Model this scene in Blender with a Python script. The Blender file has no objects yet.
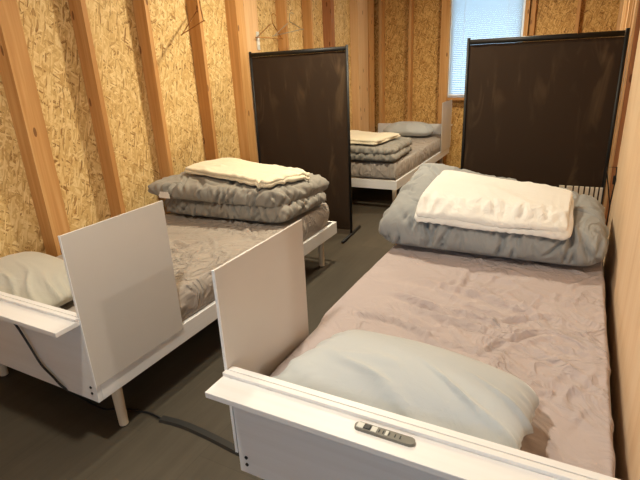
import bpy, bmesh, math, random
from mathutils import Vector, Matrix, noise
from mathutils.bvhtree import BVHTree
random.seed(7)
scene = bpy.context.scene
C = scene.collection
PI = math.pi

# ------------------------------------------------------------------ materials
def srgb(r, g, b):
    def f(c):
        c /= 255.0
        return c / 12.92 if c <= 0.04045 else ((c + 0.055) / 1.055) ** 2.4
    return (f(r), f(g), f(b), 1.0)

class NT:
    def __init__(s, name):
        s.m = bpy.data.materials.new(name); s.m.use_nodes = True
        s.t = s.m.node_tree; s.t.nodes.clear()
        s.out = s.n('ShaderNodeOutputMaterial')
        s.p = s.n('ShaderNodeBsdfPrincipled')
        s.l(s.p.outputs[0], s.out.inputs[0])
    def n(s, typ, **kw):
        nd = s.t.nodes.new(typ)
        for k, v in kw.items(): setattr(nd, k, v)
        return nd
    def l(s, a, b): s.t.links.new(a, b)
    def val(s, sock, v):
        if hasattr(v, 'is_linked') or isinstance(v, bpy.types.NodeSocket): s.l(v, sock)
        else: sock.default_value = v
    def math(s, op, a, b=0.0, c=None):
        nd = s.n('ShaderNodeMath', operation=op)
        s.val(nd.inputs[0], a); s.val(nd.inputs[1], b)
        if c is not None: s.val(nd.inputs[2], c)
        return nd.outputs[0]
    def mix(s, f, a, b, typ='MIX'):
        nd = s.n('ShaderNodeMix', data_type='RGBA', blend_type=typ)
        s.val(nd.inputs[0], f); s.val(nd.inputs[6], a); s.val(nd.inputs[7], b)
        return nd.outputs[2]
    def ramp(s, f, stops):
        nd = s.n('ShaderNodeValToRGB'); e = nd.color_ramp.elements
        while len(e) < len(stops): e.new(0.5)
        for el, (p, c) in zip(e, stops): el.position = p; el.color = c
        s.l(f, nd.inputs[0]); return nd.outputs[0]
    def mapping(s, vec, scale=(1, 1, 1), rot=(0, 0, 0), loc=(0, 0, 0)):
        nd = s.n('ShaderNodeMapping'); s.l(vec, nd.inputs[0])
        nd.inputs[1].default_value = loc; nd.inputs[2].default_value = rot; nd.inputs[3].default_value = scale
        return nd.outputs[0]
    def noise(s, vec, scale, detail=3, rough=0.55, dist=0.0):
        nd = s.n('ShaderNodeTexNoise'); s.l(vec, nd.inputs['Vector'])
        nd.inputs['Scale'].default_value = scale; nd.inputs['Detail'].default_value = detail
        nd.inputs['Roughness'].default_value = rough; nd.inputs['Distortion'].default_value = dist
        return nd.outputs[0]
    def bump(s, h, strength, dist=0.01):
        nd = s.n('ShaderNodeBump'); nd.inputs['Strength'].default_value = strength
        nd.inputs['Distance'].default_value = dist; s.l(h, nd.inputs['Height'])
        s.l(nd.outputs[0], s.p.inputs['Normal'])
    def uv(s): return s.n('ShaderNodeTexCoord').outputs['UV']
    def ob(s): return s.n('ShaderNodeTexCoord').outputs['Object']
    def base(s, c, rough=0.6, spec=0.5, metal=0.0, sheen=0.0):
        s.val(s.p.inputs['Base Color'], c); s.p.inputs['Roughness'].default_value = rough
        s.p.inputs['Specular IOR Level'].default_value = spec; s.p.inputs['Metallic'].default_value = metal
        if sheen:
            s.p.inputs['Sheen Weight'].default_value = sheen; s.p.inputs['Sheen Roughness'].default_value = 0.5
        return s.m

def mat_plain(name, c, rough=0.6, spec=0.5, metal=0.0, var=0.04):
    t = NT(name)
    n = t.noise(t.ob(), 6, 3)
    lo = tuple(x * (1 - var) for x in c[:3]) + (1,); hi = tuple(min(1, x * (1 + var)) for x in c[:3]) + (1,)
    return t.base(t.ramp(n, [(0.3, lo), (0.7, hi)]), rough, spec, metal)

def mat_osb(name, dark, mid, light, pale, rot=0.0):
    t = NT(name); uv = t.uv()
    wob = t.n('ShaderNodeTexNoise'); t.l(uv, wob.inputs['Vector']); wob.inputs['Scale'].default_value = 14; wob.inputs['Detail'].default_value = 3
    off = t.n('ShaderNodeVectorMath', operation='SCALE')
    sub = t.n('ShaderNodeVectorMath', operation='SUBTRACT'); t.l(wob.outputs['Color'], sub.inputs[0]); sub.inputs[1].default_value = (.5, .5, .5)
    t.l(sub.outputs[0], off.inputs[0]); off.inputs['Scale'].default_value = 0.018
    add = t.n('ShaderNodeVectorMath', operation='ADD'); t.l(uv, add.inputs[0]); t.l(off.outputs[0], add.inputs[1])
    P = add.outputs[0]
    val = None; edge = None
    specs = [(0.1, 74, 13, 0), (-0.5, 84, 14, 3.1), (0.6, 80, 13, 7.7), (-0.15, 100, 14, 11.3), (1.2, 96, 20, 17.9), (-0.95, 110, 22, 23.0), (.3, 150, 19, 31.0)]
    for i, (a, sx, sy, o) in enumerate(specs):
        r = t.mapping(P, rot=(0, 0, a + rot), loc=(o, o * .7, 0))
        r = t.mapping(r, scale=(sx, sy, 1))
        v = t.n('ShaderNodeTexVoronoi', voronoi_dimensions='2D', feature='F1'); t.l(r, v.inputs['Vector']); v.inputs['Scale'].default_value = 1
        sp = t.n('ShaderNodeSeparateColor'); t.l(v.outputs['Color'], sp.inputs[0])
        fine = t.noise(t.mapping(r, scale=(3.0, .4, 1)), 1.0, 3, .6)
        cell = t.math('MULTIPLY_ADD', t.math('SUBTRACT', fine, .5), .55, sp.outputs[0])
        # darker rim of each flake
        rim = t.math('GREATER_THAN', v.outputs['Distance'], .62)
        cell = t.math('SUBTRACT', cell, t.math('MULTIPLY', rim, .10))
        if val is None: val = cell
        else:
            m = t.math('GREATER_THAN', sp.outputs[1], .66)
            mx = t.n('ShaderNodeMix', data_type='FLOAT'); t.l(m, mx.inputs[0]); t.l(val, mx.inputs[2]); t.l(cell, mx.inputs[3]); val = mx.outputs[0]
    big = t.noise(uv, 1.6, 2)
    val = t.math('MULTIPLY_ADD', t.math('SUBTRACT', big, .5), .3, val)
    col = t.ramp(val, [(-0.0, dark), (0.10, mid), (0.45, light), (0.97, pale)])
    spk = t.noise(t.mapping(P, scale=(55, 30, 1)), 1.0, 2, .5)
    col = t.mix(t.math('MULTIPLY', t.math('GREATER_THAN', spk, .72), .5), col, dark)
    t.bump(val, .35, .004)
    return t.base(col, .62, .35)

def mat_wood(name, a, b, c, hue=0.0, knots=True, rough=.55, sx=42, spec=.3):
    t = NT(name); uv = t.uv()
    oi = t.n('ShaderNodeObjectInfo').outputs['Random']
    cb = t.n('ShaderNodeCombineXYZ'); t.l(t.math('MULTIPLY', oi, 37.0), cb.inputs[0]); t.l(t.math('MULTIPLY', oi, 91.0), cb.inputs[1])
    ad = t.n('ShaderNodeVectorMath', operation='ADD'); t.l(uv, ad.inputs[0]); t.l(cb.outputs[0], ad.inputs[1]); P = ad.outputs[0]
    g = t.noise(t.mapping(P, scale=(sx, 1.2, 1)), 1.0, 4, .6, .6)
    g2 = t.noise(t.mapping(P, scale=(7, .7, 1)), 1.0, 2, .5)
    v = t.math('ADD', t.math('MULTIPLY', g, .6), t.math('MULTIPLY', g2, .45))
    col = t.ramp(v, [(0.3, a), (0.52, b), (0.75, c)])
    # board to board variation
    col = t.mix(t.math('MULTIPLY', t.math('FRACT', t.math('MULTIPLY', oi, 7.31)), hue), col, a)
    if knots:
        vo = t.n('ShaderNodeTexVoronoi', voronoi_dimensions='2D'); t.l(t.mapping(P, scale=(9, 3.1, 1)), vo.inputs['Vector']); vo.inputs['Scale'].default_value = 1
        kn = t.math('LESS_THAN', vo.outputs['Distance'], .075)
        sp = t.n('ShaderNodeSeparateColor'); t.l(vo.outputs['Color'], sp.inputs[0])
        kn = t.math('MULTIPLY', kn, t.math('GREATER_THAN', sp.outputs[0], .55))
        col = t.mix(t.math('MULTIPLY', kn, .75), col, srgb(95, 52, 25))
    t.bump(g, .15, .002)
    return t.base(col, rough, spec)

def mat_cloth(name, c, wrinkle=0.0, wscale=9.0, sheen=.15, rough=.9, weave=400, stretch=(1, 1, 1), rot=0.0, var=.06, bumpd=.012):
    t = NT(name); o = t.ob()
    n = t.noise(o, 3.0, 3)
    lo = tuple(x * (1 - var) for x in c[:3]) + (1,); hi = tuple(min(1, x * (1 + var)) for x in c[:3]) + (1,)
    col = t.ramp(n, [(0.3, lo), (0.7, hi)])
    w = t.noise(o, weave, 1)
    if wrinkle:
        r = t.mapping(o, rot=(0, 0, rot)); r = t.mapping(r, scale=stretch)
        a = t.noise(r, wscale, 3, .5, 1.2)
        ridge = t.math('SUBTRACT', 1.0, t.math('MULTIPLY', t.math('ABSOLUTE', t.math('SUBTRACT', a, .5)), 5.0))
        ridge = t.math('MAXIMUM', ridge, 0.0)
        ridge = t.math('POWER', ridge, 1.6)
        msk = t.noise(o, 2.2, 1)
        msk = t.math('MULTIPLY', t.math('MAXIMUM', t.math('SUBTRACT', msk, .32), 0.0), 2.8)
        h = t.math('ADD', t.math('MULTIPLY', t.math('MULTIPLY', ridge, msk), wrinkle), t.math('MULTIPLY', w, .03))
    else:
        h = t.math('MULTIPLY', w, .08)
    t.bump(h, 1.0, bumpd)
    return t.base(col, rough, .2, 0, sheen)

def mat_floor(name):
    t = NT(name); uv = t.uv()
    br = t.n('ShaderNodeTexBrick'); t.l(t.mapping(uv, rot=(0, 0, PI / 2), loc=(.13, .22, 0)), br.inputs['Vector'])
    br.inputs['Scale'].default_value = 1.0; br.inputs['Brick Width'].default_value = .91; br.inputs['Row Height'].default_value = .303
    br.inputs['Mortar Size'].default_value = .0012; br.inputs['Color1'].default_value = (.35, .35, .35, 1); br.inputs['Color2'].default_value = (.65, .65, .65, 1)
    br.inputs['Mortar'].default_value = (0, 0, 0, 1)
    g = t.noise(t.mapping(uv, scale=(22, 2.0, 1)), 1.0, 4, .6, .8)
    big = t.noise(uv, 2.2, 3)
    v = t.math('ADD', t.math('MULTIPLY', g, .35), t.math('MULTIPLY', big, .35))
    sp = t.n('ShaderNodeSeparateColor'); t.l(br.outputs['Color'], sp.inputs[0])
    v = t.math('ADD', v, t.math('MULTIPLY', sp.outputs[0], .3))
    col = t.ramp(v, [(0.2, srgb(58, 52, 44)), (0.55, srgb(80, 73, 62)), (0.85, srgb(100, 92, 79))])
    t.bump(v, .12, .002)
    return t.base(col, .48, .35)

def mat_screen(name):
    t = NT(name); o = t.ob()
    w = t.noise(o, 420, 1)
    st = t.noise(t.mapping(o, rot=(0, .35, 0), scale=(11, 1, 2.6)), 1.0, 3, .55, .8)
    msk = t.noise(o, 1.9, 2)
    m = t.math('MULTIPLY', t.math('MAXIMUM', t.math('SUBTRACT', st, .56), 0), t.math('MAXIMUM', t.math('SUBTRACT', msk, .42), 0))
    col = t.mix(t.math('MINIMUM', t.math('MULTIPLY', m, 14.0), .5), srgb(52, 38, 26), srgb(100, 80, 58))
    t.bump(w, .15, .002)
    return t.base(col, .82, .25)

def mat_emit(name, c, s):
    t = NT(name)
    t.p.inputs['Emission Color'].default_value = c; t.p.inputs['Emission Strength'].default_value = s
    return t.base(c, .5)

def mat_blind(name):
    t = NT(name)
    m = t.base(srgb(226, 234, 238), .5, .4)
    tr = t.n('ShaderNodeBsdfTranslucent'); tr.inputs[0].default_value = srgb(215, 232, 240)
    mx = t.n('ShaderNodeMixShader'); mx.inputs[0].default_value = .45
    t.l(t.p.outputs[0], mx.inputs[1]); t.l(tr.outputs[0], mx.inputs[2]); t.l(mx.outputs[0], t.out.inputs[0])
    return m

def mat_glass(name):
    t = NT(name)
    t.base((1, 1, 1, 1), .0, .5)
    t.p.inputs['Transmission Weight'].default_value = 1.0; t.p.inputs['IOR'].default_value = 1.02
    return t.m

M = dict(
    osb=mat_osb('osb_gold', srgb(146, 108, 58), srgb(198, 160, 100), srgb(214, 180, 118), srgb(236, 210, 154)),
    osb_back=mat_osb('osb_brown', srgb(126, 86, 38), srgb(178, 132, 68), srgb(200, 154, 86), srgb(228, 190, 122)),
    stud=mat_wood('stud_wood', srgb(172, 118, 64), srgb(202, 152, 94), srgb(222, 180, 124), .45),
    redwood=mat_wood('red_stud_wood', srgb(140, 90, 56), srgb(164, 110, 72), srgb(184, 132, 92), .2),
    palewood=mat_wood('pale_stud_wood', srgb(196, 150, 104), srgb(220, 180, 132), srgb(232, 198, 152), .2),
    panel=mat_wood('lauan_panel', srgb(222, 188, 152), srgb(234, 204, 170), srgb(240, 214, 184), 0, False, .6, 26),
    floor=mat_floor('dark_plank_floor'),
    ceil=mat_plain('ceiling_board', srgb(214, 196, 166), .8),
    white=mat_wood('white_wood_laminate', srgb(226, 223, 220), srgb(233, 231, 229), srgb(238, 237, 236), 0, False, .42, 30, .45),
    board=mat_plain('pale_board', srgb(205, 199, 192), .3, .5, 0, .012),
    boardedge=mat_plain('board_edge', srgb(240, 240, 240), .4),
    legwood=mat_wood('pale_leg_wood', srgb(206, 186, 156), srgb(222, 206, 180), srgb(232, 218, 196), 0, False),
    black=mat_plain('black_plastic', srgb(22, 22, 23), .5),
    darkmetal=mat_plain('black_metal', srgb(17, 16, 16), .55, .4, .0),
    cable=mat_plain('dark_cable_cover', srgb(40, 39, 37), .5),
    screen=mat_screen('brown_screen_cloth'),
    sheet=mat_cloth('taupe_sheet', srgb(186, 174, 173), .35, 5.0, .12, .88, 500, (1.3, 2.0, 1), .5, .03, .024),
    sheetgrey=mat_cloth('grey_sheet', srgb(172, 162, 152), .5, 6.0, .12, .88, 500, (2.2, 1, 1), .5, .03, .03),
    duvet=mat_cloth('blue_grey_duvet', srgb(150, 152, 152), .3, 4.0, .15, .85, 500, (2.2, .9, .8), .0, .05, .016),
    duvetwarm=mat_cloth('warm_grey_duvet', srgb(146, 141, 132), .3, 4.0, .15, .85, 500, (2.0, .9, .8), -.2, .05, .016),
    pillow=mat_cloth('pale_grey_pillow', srgb(186, 190, 190), .10, 8.0, .5, .95, 350, (1, 1.6, 1), .6, .03),
    pillowwarm=mat_cloth('stone_pillow', srgb(190, 186, 172), .10, 8.0, .5, .95, 350, (1, 1.6, 1), .2, .03),
    blanket=mat_cloth('white_fleece', srgb(234, 234, 230), .22, 14.0, .4, .95, 220, (1, 1, 1), 0, .03),
    cream=mat_cloth('cream_fleece', srgb(228, 218, 192), .18, 12.0, .4, .95, 220, (1, 1, 1), 0, .03),
    tag=mat_plain('white_tag', srgb(240, 238, 232), .6),
    silver=mat_plain('grey_metal', srgb(116, 114, 106), .5, .4, .1),
    lightgrey=mat_plain('light_grey_plastic', srgb(205, 205, 198), .45),
    copper=mat_plain('bronze_wire', srgb(150, 98, 40), .4, .5, .6),
    steelwire=mat_plain('steel_wire', srgb(170, 160, 140), .35, .5, .7),
    frame=mat_plain('white_window_frame', srgb(240, 244, 246), .4),
    blind=mat_blind('blind_slat'),
    glass=mat_glass('clear_glass'),
    brown=mat_wood('brown_block', srgb(92, 60, 26), srgb(112, 74, 34), srgb(128, 86, 42), 0, False),
    crate=mat_plain('white_crate', srgb(226, 216, 198), .5),
    lamp=mat_emit('warm_lamp', (1.0, .82, .6, 1), 4.0),
)

# ------------------------------------------------------------------ mesh helpers
def UV(bm, grain='z'):
    """box UVs in metres, V runs along the grain axis"""
    uvl = bm.loops.layers.uv.verify(); gi = 'xyz'.index(grain)
    for f in bm.faces:
        n = f.normal; k = max(range(3), key=lambda i: abs(n[i]))
        ax = [i for i in range(3) if i != k]
        if gi in ax: v = gi; u = ax[0] if ax[1] == gi else ax[1]
        else: u, v = ax
        for lp in f.loops: lp[uvl].uv = (lp.vert.co[u], lp.vert.co[v])

def obj(name, bm, m, parent=None, smooth=False, grain='z', loc=None, bevel=0.0):
    bm.normal_update(); UV(bm, grain)
    me = bpy.data.meshes.new(name); bm.to_mesh(me); bm.free()
    me.materials.append(M[m] if isinstance(m, str) else m)
    o = bpy.data.objects.new(name, me); C.objects.link(o)
    if parent: o.parent = parent
    if loc: o.location = loc
    if smooth:
        for p in me.polygons: p.use_smooth = True
    if bevel:
        b = o.modifiers.new('bevel', 'BEVEL'); b.width = bevel; b.segments = 2; b.limit_method = 'ANGLE'
    return o

def tag(o, label, cat, group=None, kind=None):
    o['label'] = label; o['category'] = cat
    if group: o['group'] = group
    if kind: o['kind'] = kind
    return o

def thing(name, label, cat, loc=(0, 0, 0), rz=0.0, group=None):
    o = bpy.data.objects.new(name, None); C.objects.link(o); o.empty_display_size = .1
    o.location = loc; o.rotation_euler = (0, 0, rz)
    return tag(o, label, cat, group)

def struct(name, bm, m, grain='z', bevel=0.0, parent=None):
    o = obj(name, bm, m, parent, grain=grain, bevel=bevel)
    if not parent: o['kind'] = 'structure'
    return o

def box(bm, x0, x1, y0, y1, z0, z1):
    r = bmesh.ops.create_cube(bm, size=1.0)
    bmesh.ops.transform(bm, matrix=Matrix.Translation(((x0 + x1) / 2, (y0 + y1) / 2, (z0 + z1) / 2)) @ Matrix.Diagonal((x1 - x0, y1 - y0, z1 - z0, 1)), verts=r['verts'])
    return bm
def B(*a):
    bm = bmesh.new()
    if isinstance(a[0], (tuple, list)):
        for q in a: box(bm, *q)
    else: box(bm, *a)
    return bm

def tube(bm, pts, r, seg=8, closed=False):
    pts = [Vector(p) for p in pts]; n = len(pts); rings = []
    rr = r if isinstance(r, (list, tuple)) else [r] * n
    ref = None
    for i, p in enumerate(pts):
        if closed: d = pts[(i + 1) % n] - pts[i - 1]
        else: d = pts[min(i + 1, n - 1)] - pts[max(i - 1, 0)]
        d.normalize()
        if ref is None: ref = Vector((0, 0, 1)) if abs(d.z) < .9 else Vector((1, 0, 0))
        a = d.cross(ref).normalized(); b = d.cross(a).normalized()
        rings.append([bm.verts.new(p + (a * math.cos(t) + b * math.sin(t)) * rr[i]) for t in [2 * PI * k / seg for k in range(seg)]])
    for i in range(n if closed else n - 1):
        A, D = rings[i], rings[(i + 1) % n]
        for k in range(seg): bm.faces.new((A[k], A[(k + 1) % seg], D[(k + 1) % seg], D[k]))
    if not closed:
        bm.faces.new(rings[0][::-1]); bm.faces.new(rings[-1])
    bmesh.ops.recalc_face_normals(bm, faces=bm.faces)
    return bm
def T(pts, r, seg=8, closed=False): return tube(bmesh.new(), pts, r, seg, closed)

def smoothpath(pts, sub=6):
    pts = [Vector(p) for p in pts]; out = []
    for i in range(len(pts) - 1):
        p0, p1, p2, p3 = pts[max(i - 1, 0)], pts[i], pts[i + 1], pts[min(i + 2, len(pts) - 1)]
        for k in range(sub):
            t = k / sub
            out.append(.5 * ((2 * p1) + (p2 - p0) * t + (2 * p0 - 5 * p1 + 4 * p2 - p3) * t * t + (3 * p1 - p0 - 3 * p2 + p3) * t ** 3))
    out.append(pts[-1]); return out

def nz(x, y, z=0.0): return noise.noise(Vector((x, y, z)))
def ridge(x, y, z=0.0, sharp=3.0):
    return max(0.0, 1 - abs(nz(x, y, z)) * sharp) ** 1.5

def bil(x, y, z=0.0, k=2.2, e=.7):  # puffy cells with sharp creases between
    return min(1.0, abs(nz(x, y, z)) * k) ** e

def softbox(nx, ny, nw, hx, hy, r, mapf, nxy=12.0, disp=None, rn=2.0):
    """closed slab of half size hx, hy with rims rounded over r: mapf(u,v,w) places it, disp(p,n,u,v,w) moves it along its normals"""
    bm = bmesh.new(); vd = {}; uvw = []
    def e(a, n):
        t = 2 * a / n - 1
        return math.copysign(1 - (1 - abs(t)) ** 1.15, t)
    def vert(i, j, k):
        key = (i, j, k)
        if key in vd: return vd[key]
        u, v, w = e(i, nx), e(j, ny), math.sin(PI / 2 * (2 * k / nw - 1))
        m = max(abs(u), abs(v))
        if m > 0:
            f = m / (abs(u) ** nxy + abs(v) ** nxy) ** (1 / nxy); u *= f; v *= f
        q = 1 - max(0.0, 1 - abs(w) ** rn) ** (1 / rn)
        u *= 1 - r * q / hx; v *= 1 - r * q / hy
        V = bm.verts.new(mapf(u, v, w)); vd[key] = V; uvw.append((V, u, v, w)); return V
    def quad(a, b, c, d): bm.faces.new((vert(*a), vert(*b), vert(*c), vert(*d)))
    for i in range(nx):
        for j in range(ny):
            quad((i, j, nw), (i + 1, j, nw), (i + 1, j + 1, nw), (i, j + 1, nw))
            quad((i, j, 0), (i, j + 1, 0), (i + 1, j + 1, 0), (i + 1, j, 0))
    for i in range(nx):
        for k in range(nw):
            quad((i, 0, k), (i + 1, 0, k), (i + 1, 0, k + 1), (i, 0, k + 1))
            quad((i, ny, k), (i, ny, k + 1), (i + 1, ny, k + 1), (i + 1, ny, k))
    for j in range(ny):
        for k in range(nw):
            quad((0, j, k), (0, j, k + 1), (0, j + 1, k + 1), (0, j + 1, k))
            quad((nx, j, k), (nx, j + 1, k), (nx, j + 1, k + 1), (nx, j, k + 1))
    bm.normal_update()
    if disp:
        mv = [(V, V.normal.copy() * disp(V.co.copy(), V.normal.copy(), u, v, w)) for V, u, v, w in uvw]
        for V, d in mv: V.co += d
        bm.normal_update()
    return bm

def creases(seed, n, x0, x1, y0, y1, ang, spread, l0, l1, sig, amp):
    rn = random.Random(seed); out = []
    for _ in range(n):
        a = ang + rn.uniform(-1, 1) * spread
        out.append((rn.uniform(x0, x1), rn.uniform(y0, y1), math.cos(a), math.sin(a), rn.uniform(l0, l1) / 2, sig * rn.uniform(.75, 1.5), amp * rn.uniform(.45, 1.2), rn.uniform(-1.6, 1.6)))
    return out

def crease(cs, x, y):
    """sum of soft folds: a sharp valley between two raised shoulders, fading out along its length"""
    d = 0.0
    for cx, cy, ca, sa, hl, sg, am, cv in cs:
        dx, dy = x - cx, y - cy
        l = dx * ca + dy * sa
        if abs(l) >= hl: continue
        t = dy * ca - dx * sa + cv * l * l
        if abs(t) > 5 * sg: continue
        q = l / hl; k = (1 - q * q) * am
        d += k * (.60 * math.exp(-(t / (2.4 * sg)) ** 2) - 1.25 * math.exp(-(t / sg) ** 2))
    return d

def bilin(c, u, v):
    a, b = (u + 1) / 2, (v + 1) / 2
    n = len(c[0])
    return [c[0][i] * (1 - a) * (1 - b) + c[1][i] * a * (1 - b) + c[2][i] * a * b + c[3][i] * (1 - a) * b for i in range(n)]

def local(bm, o):  # world-built mesh -> coordinates of thing placed at o
    bmesh.ops.translate(bm, verts=bm.verts, vec=-Vector(o)); return bm

def merge(dst, src):
    me = bpy.data.meshes.new('tmp'); src.to_mesh(me); src.free(); dst.from_mesh(me); bpy.data.meshes.remove(me); return dst

# ------------------------------------------------------------------ the room
XL, XF = -2.55, -2.447        # left sheathing, front of the left studs
YB, YF = 6.45, 6.345          # back sheathing, front of the back studs
H = 2.45; YR = -1.9; XR = 3.0
struct('floor', B(XL - .1, XR + .1, YR - .1, YB + .1, -.05, 0), 'floor', 'y')
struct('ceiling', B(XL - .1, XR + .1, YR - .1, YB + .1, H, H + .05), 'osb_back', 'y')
struct('wall_left', B(XL - .02, XL, YR, YB, 0, H), 'osb')
WX0, WX1, WZ0, WZ1 = -1.535, -.708, .90, 2.12
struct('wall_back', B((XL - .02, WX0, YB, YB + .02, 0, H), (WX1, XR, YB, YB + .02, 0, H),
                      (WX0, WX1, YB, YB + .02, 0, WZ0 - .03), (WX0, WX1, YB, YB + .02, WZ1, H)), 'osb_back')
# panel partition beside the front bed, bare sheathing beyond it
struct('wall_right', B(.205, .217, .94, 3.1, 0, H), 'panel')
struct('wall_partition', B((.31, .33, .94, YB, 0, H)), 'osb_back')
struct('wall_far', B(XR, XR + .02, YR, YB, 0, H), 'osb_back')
# wall behind the viewer with a large opening to the daylight
RX0, RX1, RZ0, RZ1 = -.5, 1.3, .8, 2.05
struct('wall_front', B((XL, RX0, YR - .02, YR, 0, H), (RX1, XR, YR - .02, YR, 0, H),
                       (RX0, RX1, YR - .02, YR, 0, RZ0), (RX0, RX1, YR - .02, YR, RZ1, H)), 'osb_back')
tn = [0]
def stud(x0, x1, y0, y1, z0=0.0, z1=H, m='stud', grain='z'):
    tn[0] += 1
    return struct('trim_%d' % tn[0], B(x0, x1, y0, y1, z0, z1), m, grain, .002)
# left wall: posts every 1.85 m, thin studs between
ys = [1.497, 1.957, 2.410, 2.90, 3.337, 4.068, 4.55, 4.985]
G = .001
for i, y in enumerate(ys):
    w = .105 if i in (0, 4) else .08 if i == 7 else .032
    stud(XL + G, XF, y, y + w, m='redwood' if i == 7 else 'stud')
stud(XL + G, XF - .004, 3.4425, 3.63, m='palewood')     # board beside the tall post
for y in (1.02, .54, .06, -.42, -.9, -1.38): stud(XL + G, XF, y, y + .032)
stud(XL + G, XF, 5.688, 5.99, m='palewood')
stud(XL + G, XF, 6.03, 6.20, m='stud')                 # corner post
stud(XF + G, -2.395, YF, YB - G, m='stud')
# back wall
for x0, x1 in ((-2.045, -2.01), (WX0 - .108, WX0 - .004), (WX1 + .004, WX1 + .05), (WX1 + .07, WX1 + .115), (-.185, -.15)):
    stud(x0, x1, YF, YB - G)
# right wall beyond the panel
stud(.205, .309, 3.44, 3.545, m='redwood'); stud(.207, .309, 4.06, 4.1, m='palewood'); stud(.207, .309, 4.5, 4.605, m='palewood')
stud(.207, .309, 4.97, 5.0, m='palewood'); stud(.207, .309, 5.4, 5.505, m='palewood'); stud(.21, .309, YF, YB - G, m='palewood')
# added strip: colours the red post's room side paler than its shaded near face
stud(.190, .204, 3.444, 3.54, m='palewood')
# window_1: wooden sill and head between studs, white frame, blind
w1 = struct('window_1', B((WX0 + .001, WX1 - .001, YF + .005, YB + .018, WZ0 - .03, WZ0 - .001), (WX0 + .001, WX1 - .001, YF + .005, YB + .018, WZ1 + .001, WZ1 + .03)), 'stud', 'x')
fr = bmesh.new()
for q in ((WX0, WX0 + .035, YB - .07, YB + .01, WZ0, WZ1), (WX1 - .035, WX1, YB - .07, YB + .01, WZ0, WZ1),
          (WX0 + .035, WX1 - .035, YB - .07, YB + .01, WZ0, WZ0 + .035), (WX0 + .035, WX1 - .035, YB - .07, YB + .01, WZ1 - .035, WZ1)): box(fr, *q)
obj('window_frame', fr, 'frame', w1, bevel=.003)
obj('pane', B(WX0 + .036, WX1 - .036, YB - .005, YB - .001, WZ0 + .036, WZ1 - .036), 'glass', w1)
bl = thing('venetian_blind', 'pale blue grey horizontal slat blind drawn down over the back wall window', 'blind', ((WX0 + WX1) / 2, YB - .095, WZ1 - .01))
sl = bmesh.new(); hw = (WX1 - WX0) / 2 - .02; z = -.06
while z > -(WZ1 - WZ0) + .05:
    r = bmesh.ops.create_cube(sl, size=1)
    bmesh.ops.transform(sl, matrix=Matrix.Translation((0, 0, z)) @ Matrix.Rotation(math.radians(-52), 4, 'X') @ Matrix.Diagonal((2 * hw, .025, .0008, 1)), verts=r['verts'])
    z -= .0215
obj('slats', sl, 'blind', bl)
obj('head_rail', B(-hw, hw, -.014, .014, -.045, -.015), 'frame', bl, bevel=.003)
obj('bottom_rail', B(-hw, hw, -.012, .012, z - .006, z + .010), 'frame', bl, bevel=.003)
for sx in (-.62, .62): obj('ladder_cord', T([(sx * hw, -.0155, -.03), (sx * hw, -.0155, z)], .0022, 6), 'frame', bl)
# window_2 behind the viewer
w2 = struct('window_2', B((RX0, RX0 + .05, YR - .03, YR + .03, RZ0, RZ1), (RX1 - .05, RX1, YR - .03, YR + .03, RZ0, RZ1),
                          (RX0 + .05, RX1 - .05, YR - .03, YR + .03, RZ0, RZ0 + .05), (RX0 + .05, RX1 - .05, YR - .03, YR + .03, RZ1 - .05, RZ1),
                          (.375, .425, YR - .03, YR + .03, RZ0 + .05, RZ1 - .05)), 'frame')

# ------------------------------------------------------------------ beds
L, BW = 2.048, .97
Z0, Z1, ZS, ZM = .22, .305, .5706, .466
def cyl(x, y, z0, z1, r0, r1, seg=20): return T([(x, y, z0), (x, y, z1)], [r0, r1], seg)

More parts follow.
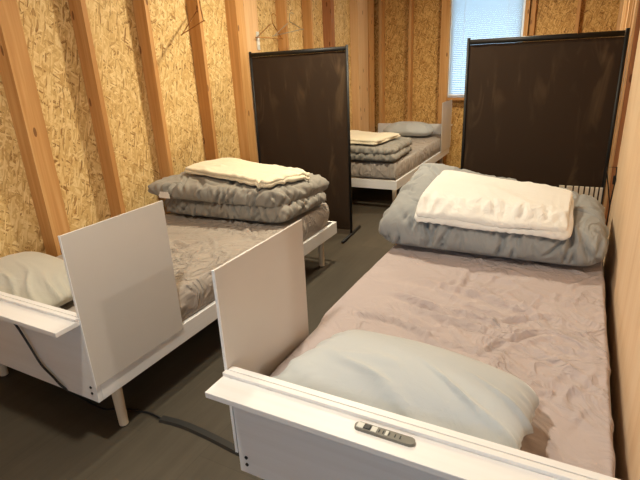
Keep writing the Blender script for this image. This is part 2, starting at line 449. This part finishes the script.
def make_bed(label, loc, rz, side, ox=0.0):
    """origin on the floor under the middle of the headboard; the bed runs along +y. side = +1/-1: where the upright board is"""
    t = thing('bed', label, 'bed', loc, rz, None)
    h = BW / 2
    obj('headboard', B(-h, h, 0.0005, .02, Z0, ZS + .012), 'white', t, grain='x', bevel=.0015)
    sh = bmesh.new(); D = .094
    box(sh, -h - .005, h + .005, -D, .0, ZS - .018, ZS)
    obj('shelf', sh, 'white', t, grain='x', bevel=.002)
    obj('shelf_lip', B(-h - .005, h + .005, -.018, -.0015, ZS + .0005, ZS + .012), 'white', t, grain='x', bevel=.002)
    for s in (-1, 1):
        obj('side_rail', B(s * h if s < 0 else h - .022, -h + .022 if s < 0 else h, .021, L - .021, Z0, Z1), 'white', t, grain='y', bevel=.0015)
    obj('foot_rail', B(-h, h, L - .0205, L, Z0, Z1), 'white', t, grain='x', bevel=.0015)
    sb = bmesh.new()
    for k in range(14):
        y = .08 + k * (L - .2) / 13
        box(sb, -h + .023, h - .023, y - .035, y + .035, Z1 - .022, Z1 - .008)
    box(sb, -.03, .03, .03, L - .03, Z0 + .01, Z1 - .0225)
    obj('slat_base', sb, 'legwood', t, grain='x')
    for sx in (-1, 1):
        for y in (.125, L - .13):
            lg = obj('leg', cyl(sx * (h - .066), y, .006, Z1 - .024, .0185, .024), 'legwood', t, smooth=False)
            obj('foot_pad', cyl(sx * (h - .066), y, 0.0005, .0055, .017, .0175), 'cable', lg)
    bx = side * (h + .0045)
    b0, b1 = sorted((bx - .0035, bx + .0035))
    sp = obj('side_board', B(b0, b1, 0.0, .458, .2902, .8825), 'board', t, bevel=.0015)
    obj('edge_strip', B((b0 - .0008, b1 + .0008, -.003, .0, .2902, .8825)), 'boardedge', sp)
    for s in (-1, 1):
        for zz in (.255, .281): obj('screw', T([(s * (h - .028), -.0022, zz), (s * (h - .028), .001, zz)], .0055, 12), 'black', t)
    # socket strip let into the shelf
    st = bmesh.new(); n = 12; hl, hr = .073, .0125
    ring = [(hl - hr + hr * math.cos(a), hr * math.sin(a)) for a in [-PI / 2 + PI * k / n for k in range(n + 1)]] + \
           [(-hl + hr + hr * math.cos(a), hr * math.sin(a)) for a in [PI / 2 + PI * k / n for k in range(n + 1)]]
    lo = [st.verts.new((x, y, 0)) for x, y in ring]; hi = [st.verts.new((x * .985, y * .93, .007)) for x, y in ring]
    for k in range(len(ring)): st.faces.new((lo[k], lo[(k + 1) % len(ring)], hi[(k + 1) % len(ring)], hi[k]))
    st.faces.new(hi); st.faces.new(lo[::-1])
    so = obj('socket_strip', st, 'silver', t); so.location = (ox, -.046, ZS + .0004)
    obj('switch_plate', B(-.066, -.050, -.0085, .0085, .0071, .0082), 'lightgrey', so)
    obj('switch', B(-.049, -.033, -.007, .007, .0071, .0096), 'black', so, bevel=.001)
    obj('switch_plate', B(-.031, -.018, -.0085, .0085, .0071, .0080), 'lightgrey', so)
    for x in (-.012, -.002, .012, .026, .038): obj('socket_slot', B(x - .0014, x + .0014, -.005, .005, .0071, .0078), 'black', so)
    for x in (.003,): obj('socket_plate', B(x, x + .006, -.0075, .0075, .0071, .0080), 'lightgrey', so)
    return t
AX, AY = -1.4675 - BW / 2, .9158
BX, BY = -.7908 + BW / 2, .8799
CX, CY = -1.4675 - BW / 2, 4.262 + L
make_bed('white bed along the left stud wall, black cord hanging from its headboard shelf', (AX, AY, 0), 0, 1, -.06)
make_bed('white bed nearest the viewer beside the plain wood panel, socket strip on its shelf', (BX, BY, 0), 0, -1, -.006)
make_bed('white bed in the far corner under the blind window, behind the left screen', (CX, CY, 0), PI, -1, .1)

# ------------------------------------------------------------------ mattresses
def mattress(label, ox, oy, m, seed, sgn=1, bulge=0.0, folds=()):
    x0, x1, y0, y1 = ox - .4835, ox + .4835, oy + sgn * .026, oy + sgn * (L - .045)
    if y0 > y1: y0, y1 = y1, y0
    zb = Z1 + .001; cx, cy = (x0 + x1) / 2, (y0 + y1) / 2; hx, hy = (x1 - x0) / 2, (y1 - y0) / 2
    def mp(u, v, w):
        t = max(0, v * sgn - .86) / .14
        e = max(0, -u) ** 3 * bulge * min(1, max(0, (cy + v * hy - oy - .48) / .12))
        return Vector((cx + u * hx * (1 - .045 * t) - e, cy + v * hy, zb + (w + 1) / 2 * (ZM - zb)))
    c1 = creases(int(seed * 7), 34, x0 + .1, x1 - .02, y0 + .25, y1 - .5, -.5, .35, .18, .55, .012, -.017)
    c1 += creases(int(seed * 9), 60, cx - .15, x1 - .02, y0 + .3, y1 - .6, .3, 1.3, .08, .22, .009, -.012)
    c1 += creases(int(seed * 11), 26, x0 + .02, x1 - .02, y0 + .05, y1 - .4, 1.4, .5, .10, .35, .010, -.007)
    for mx, my, ln, an, sg in folds:
        c1.append((mx, my, math.cos(an), math.sin(an), ln / 2, sg, -.026, .5))
    def dp(p, n, u, v, w):
        if n.z < -.6: return 0
        a = p.x * .86 + p.y * .5; b = -p.x * .5 + p.y * .86      # creases run along a
        wx = .25 * nz(p.x * 2.3, p.y * 2.3, seed)
        if n.z > .5:
            m1 = max(0, nz(p.x * 2.0, p.y * 1.6, seed + 5) + .25); m2 = max(0, nz(p.x * 2.6, p.y * 2.6, seed + 9) + .2)
            d = .006 * nz(p.x * 2 + seed, p.y * 2)
            d += .009 * ridge((b + wx) * 5.0 + seed, a * 1.4, seed, 4.0) * m1
            d += .007 * ridge((p.x * .5 - p.y * .86 + wx) * 7 + seed * 2, (p.x * .86 + p.y * .5) * 2.2, seed + 2, 4.5) * m2
            d += .004 * ridge(p.x * 13 + seed, p.y * 6, seed + 2, 4) * m2
            d += crease(c1, p.x, p.y)
            return (min(d, .016 + .3 * (d - .016)) - .009) * (1 - abs(u) ** 10)
        q = (p.x if abs(n.y) > abs(n.x) else p.y)
        return .006 * ridge(q * 7 + p.z * 6 + seed, p.z * 5, seed, 3) - .005
    bm = softbox(110, 200, 12, hx, hy, .024, mp, 60, dp)
    for V in bm.verts: V.co.z = min(max(V.co.z, zb), ZM + .008)
    o = obj('mattress', local(bm, (cx, cy, zb)), m, None, True); o.location = (cx, cy, zb)
    return tag(o, label, 'mattress')
mattress('mattress in a grey fitted sheet on the bed along the left stud wall', AX, AY, 'sheetgrey', 3.0)
mattress('mattress in a wrinkled taupe sheet on the bed nearest the viewer', BX, BY, 'sheet', 11.3, 1, .022, ((-.31, 1.87, .55, -.26, .018), (-.30, 1.69, .48, -.19, .016), (-.46, 1.70, .34, -.31, .014), (-.375, 1.97, .28, -1.6, .014), (-.60, 1.53, .22, .04, .012), (-.12, 1.72, .24, .6, .012), (-.10, 1.60, .20, .9, .010), (-.18, 1.50, .22, 1.1, .010)))
mattress('mattress in a grey sheet on the far corner bed behind the left screen', CX, CY, 'sheetgrey', 23.7, -1)

# ------------------------------------------------------------------ pillows
def pillow(label, corners, z0, th, m, seed, res=(72, 48, 14), nxy=5.0, folds=1.0):
    """corners: (x, y, height factor) near-left, near-right, far-right, far-left"""
    cx = sum(c[0] for c in corners) / 4; cy = sum(c[1] for c in corners) / 4
    hx = (corners[1][0] - corners[0][0]) / 2; hy = (corners[3][1] - corners[0][1]) / 2
    def mp(u, v, w):
        x, y, k = bilin(corners, u, v)
        pin = 1 - .25 * (abs(u) * abs(v)) ** 3
        dome = .62 + .38 * (1 - abs(u) ** 2.6) * (1 - abs(v) ** 2.2)
        return Vector((x, y, z0 + th * k * pin * (.36 * (1 + w) if w < 0 else .36 + (dome - .36) * w)))
    def dp(p, n, u, v, w):
        if n.z < -.2: return 0
        d = .005 * nz(p.x * 5 + seed, p.y * 5, p.z * 5)
        wx = .2 * nz(p.x * 4, p.y * 4, seed)
        # long diagonal folds gathered at the near edge, a few short ones at the ends
        d += folds * .016 * ridge((u * .55 + v * .75 + wx) * 3.6 + seed, (u - v) * .6, seed + 4, 3.2) * min(1, max(0, -v * 1.6 + .15 + .3 * u))
        d += folds * .009 * ridge(v * 3.2 + seed, u * 1.2, seed + 8, 3.2) * max(0, abs(u) - .72) * 3.0
        return d
    bm = softbox(res[0], res[1], res[2], hx, hy, min(th * .55, .075), mp, nxy, dp, 2.1)
    for V in bm.verts: V.co.z = max(V.co.z, z0)
    o = obj('pillow', local(bm, (cx, cy, z0)), m, None, True); o.location = (cx, cy, z0)
    return tag(o, label, 'pillow')
ZP = ZM + .012
pillow('plump pale blue grey pillow on the taupe sheet of the nearest bed',
       [(-.715, .930, .78), (-.045, .925, 1.05), (-.005, 1.19, 1.14), (-.60, 1.30, 1.0)], ZP, .142, 'pillow', 1.7, nxy=9.0)
pillow('stone coloured pillow against the stud wall, behind the black corded headboard shelf',
       [(-2.42, .96, 1.0), (-1.77, .95, .9), (-1.79, 1.27, 1.0), (-2.40, 1.36, 1.15)], ZP, .125, 'pillowwarm', 5.2, nxy=5.0)
pillow('grey blue pillow on the far corner bed under the blind window',
       [(-2.25, 5.86, .9), (-1.60, 5.84, .9), (-1.62, 6.22, 1.0), (-2.22, 6.24, 1.0)], ZP, .17, 'pillow', 8.8, (36, 26, 10), 3.4)

# ------------------------------------------------------------------ folded duvets
def slab(corn_lo, corn_hi, seed, nx=110, ny=64, nw=16, nxy=12, r=.09, amp=1.0, seams=(), gather=9.0, bulge=0.0, lean=3.0):
    """corners as (x, y, z); lower and upper surface given by their own corners"""
    hx = (corn_lo[1][0] - corn_lo[0][0]) / 2; hy = (corn_lo[3][1] - corn_lo[0][1]) / 2
    X0, X1, Y0, Y1 = corn_lo[0][0], corn_lo[1][0], min(corn_lo[0][1], corn_lo[1][1]), max(corn_hi[2][1], corn_hi[3][1])
    zs = [c[2] for c in corn_lo + corn_hi]; ZA, ZB = min(zs), max(zs); wd_ = X1 - X0
    sd_ = int(seed * 10)
    cf = creases(sd_, int(46 * wd_), X0, X1, ZA, ZB, PI / 2, .75, .08, .22, .0105, .027) + creases(sd_ + 1, int(30 * wd_), X0, X1, ZA, ZB, PI / 2, 1.0, .05, .11, .008, .017)
    cs = creases(sd_ + 2, 26, Y0, Y1, ZA, ZB, PI / 2, .9, .06, .16, .011, .022)
    ct = creases(sd_ + 3, 34, X0, X1, Y0, Y1, 2.2, .9, .10, .30, .014, .025) + creases(sd_ + 4, 40, X0, X1, Y0, Y1, .9, 1.6, .06, .15, .009, .015)
    def mp(u, v, w):
        a = bilin(corn_lo, u, v); b = bilin(corn_hi, u, v); k = (w + 1) / 2
        p = Vector([a[i] * (1 - k) + b[i] * k for i in range(3)])
        if w > 0: p.z += bulge * max(0, 1 - u * u) * max(0, 1 - v * v) * w
        return p
    def dp(p, n, u, v, w):
        if n.z < -.6: return 0
        fr = min(1, abs(n.y) * 1.2); sd = min(1, abs(n.x) * 1.2); top = max(0, n.z)
        wx = .16 * nz(p.x * 3, p.y * 3, p.z * 5 + seed)
        d = .010 * nz(p.x * 3.0 + seed, p.y * 3.5, p.z * 4)
        ms = .35 + max(0, nz(p.x * 4.5 + seed, seed, p.z * 2) + .25) * 1.6
        d += fr * .010 * (bil((p.x + wx) * gather * .7 + lean * p.z + seed, p.z * 4.0, seed, 2.6, .6) - .65)
        d += sd * .014 * (bil((p.y + wx) * gather * .9 + seed, p.z * 7, seed + 2) - .6)
        d += top * .010 * nz((p.x + wx) * 5 + seed, (p.y - .4 * p.x) * 6, seed + 6)
        if fr > .25: d += fr * crease(cf, p.x, p.z)
        if sd > .25: d += sd * crease(cs, p.y, p.z)
        if top > .25: d += top * crease(ct, p.x, p.y)
        for xs in seams: d -= .022 * math.exp(-((p.x + wx * .25 - xs) / .011) ** 2) * (.4 + fr)
        return d * amp
    return softbox(nx, ny, nw, hx, hy, r, mp, nxy, dp)

def duvet(label, bms, m, zmin):
    bm = bms[0]
    for b in bms[1:]: merge(bm, b)
    for V in bm.verts: V.co.z = max(V.co.z, zmin)
    bm.normal_update()
    tree = BVHTree.FromBMesh(bm)
    cx = sum(v.co.x for v in bm.verts) / len(bm.verts); cy = sum(v.co.y for v in bm.verts) / len(bm.verts)
    o = obj('duvet', local(bm, (cx, cy, zmin)), m, None, True); o.location = (cx, cy, zmin)
    tag(o, label, 'duvet'); return o, tree

ZQ = ZM + .010
# nearest bed: one fat fold across the foot, left end cocked up
dB, tB = duvet('blue grey duvet folded into a fat roll across the foot of the nearest bed', [
    slab([(-.865, 2.170, ZQ), (.160, 2.190, ZQ), (.150, 2.84, ZQ), (-.87, 2.90, ZQ)],
         [(-.865, 2.225, ZQ + .185), (.160, 2.245, ZQ + .170), (.170, 2.90, ZQ + .178), (-.905, 3.05, ZQ + .315)], 2.3, 170, 100, 30, 16, .095,
         seams=(-.60, -.27, .02))], 'duvet', ZQ)
# left bed: two folded layers, a corner poking over the side by the wall
dA, tA = duvet('warm grey duvet folded in two puffy layers on the left bed, tag at its corner', [
    slab([(-2.425, 2.235, ZQ), (-1.49, 2.30, ZQ), (-1.46, 2.84, ZQ), (-2.41, 2.84, ZQ)],
         [(-2.40, 2.26, ZQ + .14), (-1.48, 2.31, ZQ + .10), (-1.45, 2.84, ZQ + .10), (-2.41, 2.86, ZQ + .13)], 4.4, 150, 80, 18, 12, .055),
    slab([(-2.43, 2.16, ZQ + .135), (-1.53, 2.315, ZQ + .085), (-1.445, 2.87, ZQ + .080), (-2.42, 2.88, ZQ + .115)],
         [(-2.44, 2.15, ZQ + .235), (-1.53, 2.33, ZQ + .195), (-1.445, 2.87, ZQ + .18), (-2.42, 2.90, ZQ + .25)], 9.1, 150, 80, 18, 14, .055)], 'duvetwarm', ZQ)
tg = bmesh.new()
for k in range(1): box(tg, -2.335, -2.245, 2.172, 2.176, ZQ + .140, ZQ + .180)
tg = local(tg, dA.location); to = obj('care_tag', tg, 'tag', dA); to['label'] = 'white care tag'
# far bed
dC, tC = duvet('dark grey duvet folded in two layers at the foot of the far corner bed', [
    slab([(-2.40, 4.28, ZQ), (-1.49, 4.28, ZQ), (-1.53, 4.92, ZQ), (-2.40, 4.92, ZQ)],
         [(-2.40, 4.28, ZQ + .075), (-1.49, 4.28, ZQ + .07), (-1.53, 4.92, ZQ + .07), (-2.40, 4.92, ZQ + .075)], 14.4, 60, 40, 8, 12, .035),
    slab([(-2.40, 4.29, ZQ + .06), (-1.51, 4.29, ZQ + .06), (-1.54, 4.98, ZQ + .06), (-2.40, 4.98, ZQ + .06)],
         [(-2.40, 4.29, ZQ + .14), (-1.51, 4.29, ZQ + .125), (-1.54, 4.98, ZQ + .135), (-2.40, 4.98, ZQ + .14)], 19.1, 60, 40, 8, 12, .035)], 'duvetwarm', ZQ)

# ------------------------------------------------------------------ folded blankets draped on the duvets
def blanket(label, tree, corners, m, layers, th, seed, res=(60, 40), cat='blanket', sm=.075, wr=1.0):
    grid = {}
    def hit(x, y):
        r = tree.ray_cast(Vector((x, y, 3)), Vector((0, 0, -1)))
        return r[0].z if r[0] else None
    def Hh(x, y):
        key = (round(x, 2), round(y, 2))
        if key not in grid:
            hs = [hit(x + a * sm, y + b * sm) for a in (-1, -.5, 0, .5, 1) for b in (-1, -.5, 0, .5, 1)]
            hs = [ZQ + .10 if q is None else q for q in hs]
            c = hit(x, y)
            av = sum(hs) / len(hs) if hs else ZQ
            grid[key] = max(av, (c or 0) - .004)
        return grid[key]
    def Hs(x, y):
        gx, gy = math.floor(x * 100) / 100, math.floor(y * 100) / 100
        fx, fy = (x - gx) * 100, (y - gy) * 100
        return (Hh(gx, gy) * (1 - fx) + Hh(gx + .01, gy) * fx) * (1 - fy) + (Hh(gx, gy + .01) * (1 - fx) + Hh(gx + .01, gy + .01) * fx) * fy
    out = bmesh.new()
    for k in range(layers):
        j = [(c[0] + random.uniform(-.006, .006), c[1] + random.uniform(-.006, .006)) for c in corners]
        if k: j = [(c[0] * (1 - .012 * k) + .012 * k * corners[2][0], c[1] * (1 - .012 * k) + .012 * k * corners[2][1]) for c in j]
        def mp(u, v, w, j=j, k=k):
            x, y = bilin(j, u, v)
            x += .014 * nz(y * 6, seed + k); y += .010 * nz(x * 6, seed + k + 3)
            return Vector((x, y, Hs(x, y) + .020 + k * th * .93 + (w + 1) / 2 * th))
        def dp(p, n, u, v, w, k=k):
            if n.z < -.3: return 0
            return wr * (.010 * nz(p.x * 5 + seed, p.y * 5, k) + .011 * ridge(p.x * 2.6 + p.y * 2 + seed, p.y * 4.0, seed + k, 2.4) * (.35 + max(0, nz(p.x * 3, p.y * 3, seed))) * max(0, n.z))
        merge(out, softbox(res[0], res[1], 8, (j[1][0] - j[0][0]) / 2, (j[3][1] - j[0][1]) / 2, th * .55, mp, 18, dp))
    cx = sum(c[0] for c in corners) / 4; cy = sum(c[1] for c in corners) / 4
    zo = min(v.co.z for v in out.verts)
    o = obj('folded_blanket', local(out, (cx, cy, zo)), m, None, True); o.location = (cx, cy, zo)
    return tag(o, label, cat)
blanket('white fleece blanket folded on top of the fat blue grey duvet', tB,
        [(-.675, 2.195), (.010, 2.200), (.010, 2.62), (-.655, 2.70)], 'blanket', 2, .026, 3.3)
blanket('cream blanket folded on the warm grey duvet of the left bed', tA,
        [(-2.33, 2.40), (-1.62, 2.335), (-1.50, 2.70), (-2.25, 2.80)], 'cream', 2, .020, 6.1)
blanket('cream blanket folded on the dark grey duvet of the far corner bed', tC,
        [(-2.32, 4.34), (-1.70, 4.34), (-1.62, 4.84), (-2.32, 4.88)], 'cream', 2, .022, 8.6, (30, 20))

# ------------------------------------------------------------------ privacy screens
def screen(label, xa, ya, xb, yb, htl, htr, seed):
    cx, cy = (xa + xb) / 2, (ya + yb) / 2; w = math.hypot(xb - xa, yb - ya); rz = math.atan2(yb - ya, xb - xa)
    t = thing('privacy_screen', label, 'screen', (cx, cy, 0), rz)
    h = w / 2; zb = .03
    def hx(x): return htl + (htr - htl) * (x + h) / w
    # cloth: slightly rippled sheet with real thickness
    bm = bmesh.new(); nx, nzz = 60, 40; gr = {}
    for s in (0, 1):
        for i in range(nx + 1):
            for k in range(nzz + 1):
                x = -h + .010 + (w - .02) * i / nx; f = k / nzz
                z = .055 + (hx(x) - .025 - .055) * f
                r = .0035 * nz(x * 7 + f * 3.0 + seed, f * 1.2, seed) + .0030 * math.sin((x + f * .25) * 40) * max(0, nz(x * 2.1 + seed, f * 1.5, 3) + .1)
                gr[s, i, k] = bm.verts.new((x, r + (.0012 if s else -.0012), z))
    for i in range(nx):
        for k in range(nzz):
            bm.faces.new((gr[0, i, k], gr[0, i + 1, k], gr[0, i + 1, k + 1], gr[0, i, k + 1]))
            bm.faces.new((gr[1, i, k], gr[1, i, k + 1], gr[1, i + 1, k + 1], gr[1, i + 1, k]))
    obj('fabric_panel', bm, 'screen', t, True)
    for s, ht in ((-1, htl), (1, htr)):
        obj('post', T([(s * h, 0, .024), (s * h, 0, ht + .018)], .0105, 12), 'darkmetal', t, True)
        obj('foot', T([(s * h, -.21, .0125), (s * h, .21, .0125)], .012, 10), 'darkmetal', t, True)
    tb = T([(-h + .011, 0, hx(-h) - .008), (h - .011, 0, hx(h) - .008)], .016, 12)
    obj('top_bar', tb, 'darkmetal', t, True)
    obj('hem', B(-h + .013, h - .013, -.0035, .0035, .05, .075), 'screen', t)
    return t
screen('dark brown cloth screen at the foot of the left bed', -2.433, 3.455, -1.605, 3.515, 1.472, 1.480, 1.0)
screen('dark brown cloth screen behind the fat blue grey duvet of the nearest bed', -.716, 3.49, .171, 3.45, 1.468, 1.464, 6.0)

# ------------------------------------------------------------------ small things
# hangers on the left wall
def hanger(label, a, l, r, m, hook=True):
    a, l, r = Vector(a), Vector(l), Vector(r)
    t = thing('wire_hanger', label, 'hanger', tuple(a))
    c1 = a + (l - a) * .12; c2 = a + (r - a) * .12
    pts = [c1 - a, l - a + (a - l) * .04, l - a + (r - l) * .03, r - a + (l - r) * .03, r - a + (a - r) * .04, c2 - a]
    obj('shoulder_wire', T(smoothpath(pts, 5), .0036, 6), m, t, True)
    up = Vector((0, 0, 1)); sd = (r - l).normalized()
    hk = [c2 - a, Vector((0, 0, .0)), up * .025] + [up * .05 + sd * .018 + (-sd * math.cos(q) + up * math.sin(q)) * .018 for q in (0, .8, 1.6, 2.4, 3.1)]
    obj('hook', T(smoothpath(hk, 4), .0032, 6), m, t, True)
    return t
hanger('bronze wire hanger high on the left wall, alone left of the tall post', (-2.425, 2.90, 1.79), (-2.40, 2.66, 1.60), (-2.18, 2.62, 1.66), 'copper')
hanger('bronze wire hanger just above the top left of the left screen', (-2.41, 3.78, 1.72), (-2.425, 3.56, 1.60), (-2.28, 3.70, 1.585), 'copper')
hanger('silver wire hanger above the middle of the left screen', (-2.41, 4.07, 1.74), (-2.43, 3.83, 1.62), (-2.22, 3.95, 1.66), 'steelwire')
# white strip fixed on the post beside the screen
t = thing('wall_switch', 'slim white plate on the tall post just left of the left screen', 'switch', (XF - .004, 3.60, 1.575))
obj('plate', B(.0005, .010, -.018, .018, -.07, .07), 'lightgrey', t, bevel=.003)
obj('button', B(.0105, .013, -.010, .010, -.03, .03), 'tag', t, bevel=.001)
# power cord of the left bed
cp = smoothpath([(-1.846, .862, .5515), (-1.843, .872, .53), (-1.838, .895, .48), (-1.80, .903, .39), (-1.76, .905, .316), (-1.705, .906, .275), (-1.66, .908, .24), (-1.645, .95, .17), (-1.66, 1.05, .03), (-1.62, 1.10, .008), (-1.50, 1.13, .007), (-1.412, 1.128, .007)], 6)
t = obj('power_cord', T(cp, .0045, 8), 'black', None, True); tag(t, 'black power cord hanging down the left headboard and trailing under the bed', 'cord')
# cable cover on the floor
cc = bmesh.new(); n = 24
path = smoothpath([(-1.412, 1.130, 0), (-1.30, 1.142, 0), (-1.15, 1.135, 0), (-1.0, 1.12, 0), (-.75, 1.10, 0)], 6)
prof = [(-.020, .0005), (-.013, .010), (.013, .010), (.020, .0005)]; rings = []
for i, p in enumerate(path):
    d = (path[min(i + 1, len(path) - 1)] - path[max(i - 1, 0)]).normalized(); s = Vector((-d.y, d.x, 0))
    rings.append([cc.verts.new(p + s * a + Vector((0, 0, b))) for a, b in prof])
for i in range(len(path) - 1):
    for k in range(3): cc.faces.new((rings[i][k], rings[i][k + 1], rings[i + 1][k + 1], rings[i + 1][k]))
    cc.faces.new((rings[i][3], rings[i][0], rings[i + 1][0], rings[i + 1][3]))
cc.faces.new(rings[0]); cc.faces.new(rings[-1][::-1]); bmesh.ops.recalc_face_normals(cc, faces=cc.faces)
t = obj('cable_cover', cc, 'cable', None, grain='x'); tag(t, 'flat dark cable cover running across the floor between the two front beds', 'cable cover')
# slatted panel behind the duvet
t = thing('slatted_panel', 'white slatted panel peeping out between the nearest duvet and the screen behind it', 'panel', (.052, 3.03, 0))
x0, x1 = -.121, .124
for za in (.06, .50): obj('rail', B(x0, x1, .0055, .020, za, za + .04), 'crate', t)
x = x0
for k, wd_ in enumerate((.028, .030, .020, .020, .018, .016, .014, .014)):
    obj('slat', B(x, x + wd_, -.005, .005, .0, .655), 'crate', t, bevel=.001)
    x += wd_ + (.011 if k == 0 else .008)
for xx in (x0 + .01, x1 - .03): obj('foot', B(xx, xx + .02, .006, .14, 0, .03), 'crate', t)
# black wire rack between bed and wall panel
t = thing('wire_rack', 'thin black wire rack standing between the nearest bed foot and the wall panel', 'rack', (.178, 2.985, 0))
obj('frame_wire', T([(-.027, 0, .005), (-.027, 0, .78), (.018, 0, .782), (.021, 0, .712), (.014, 0, .572), (.014, 0, .005)], .0035, 8), 'darkmetal', t)
obj('brace_wire', T([(-.024, 0, .752), (.014, 0, .572)], .003, 8), 'darkmetal', t)
obj('clip', B(.009, .0225, -.010, .010, .69, .735), 'darkmetal', t, bevel=.002)

# ------------------------------------------------------------------ lamps and daylight
def ceiling_lamp(label, x, y, energy, size, col):
    t = thing('ceiling_lamp', label, 'lamp', (x, y, H))
    obj('lamp_base', T([(0, 0, -.03), (0, 0, -.0005)], size * .55, 32), 'frame', t)
    obj('diffuser', T([(0, 0, -.075), (0, 0, -.0305)], [size * .42, size * .5], 32), 'lamp', t, True)
    ld = bpy.data.lights.new('lamp', 'AREA'); ld.shape = 'DISK'; ld.size = size; ld.energy = energy; ld.color = col
    lo = bpy.data.objects.new('lamp_light', ld); C.objects.link(lo); lo.parent = t; lo.location = (0, 0, -.085)
    return t
WARM = (1.0, .86, .68)
ceiling_lamp('round ceiling lamp above the two front beds', -.92, .60, 30, .14, (1.0, .93, .78))
ceiling_lamp('round ceiling lamp before the two brown screens', -1.36, 3.0, 46, .16, (1.0, .895, .67))
ceiling_lamp('round ceiling lamp above the far corner', -.75, 4.85, 34, .20, (1.0, .89, .67))
ceiling_lamp('round ceiling lamp over the open right part of the room', 2.70, .2, 44, .17, (1.0, .93, .80))

wd = bpy.data.worlds.new('sky'); scene.world = wd; wd.use_nodes = True
bg = wd.node_tree.nodes['Background']; bg.inputs[0].default_value = (.66, .83, 1.0, 1); bg.inputs[1].default_value = 4.2
def portal(x, y, z, sx, sz, rx):
    ld = bpy.data.lights.new('portal', 'AREA'); ld.shape = 'RECTANGLE'; ld.size = sx; ld.size_y = sz
    ld.cycles.is_portal = True
    o = bpy.data.objects.new('window_light', ld); C.objects.link(o); o.location = (x, y, z); o.rotation_euler = (rx, 0, 0)
portal((WX0 + WX1) / 2, YB + .03, (WZ0 + WZ1) / 2, WX1 - WX0, WZ1 - WZ0, -PI / 2)
portal((RX0 + RX1) / 2, YR - .04, (RZ0 + RZ1) / 2, RX1 - RX0, RZ1 - RZ0, PI / 2)

GROUPS = {'bed': 'white beds in the room', 'mattress': 'sheeted mattresses', 'pillow': 'pillows on the beds', 'duvet': 'folded duvets',
          'blanket': 'folded blankets', 'screen': 'brown cloth screens', 'hanger': 'wire hangers on the left wall', 'lamp': 'ceiling lamps'}
for o in C.objects:
    if o.parent is None and o.get('category') in GROUPS: o['group'] = GROUPS[o['category']]

# ------------------------------------------------------------------ camera
cd = bpy.data.cameras.new('camera'); cam = bpy.data.objects.new('camera', cd); C.objects.link(cam)
F = 484.26; cd.sensor_fit = 'HORIZONTAL'; cd.sensor_width = 36.0; cd.lens = F * 36.0 / 640.0; cd.clip_start = .02
fw = Vector((-.4489, .8262, -.3404)); rt = Vector((.8856, .4622, -.0461)); up = Vector((-.1193, .3221, .9391))
rt = fw.cross(up).normalized(); up = rt.cross(fw).normalized(); fw.normalize()
R = Matrix((rt, up, -fw)).transposed()
cam.matrix_world = Matrix.Translation((0, 0, 1.3684)) @ R.to_4x4()
scene.camera = cam
vs = scene.view_settings; vs.view_transform = 'Standard'; vs.look = 'None'; vs.gamma = 1.0; vs.use_curve_mapping = False; vs.exposure = 0.0
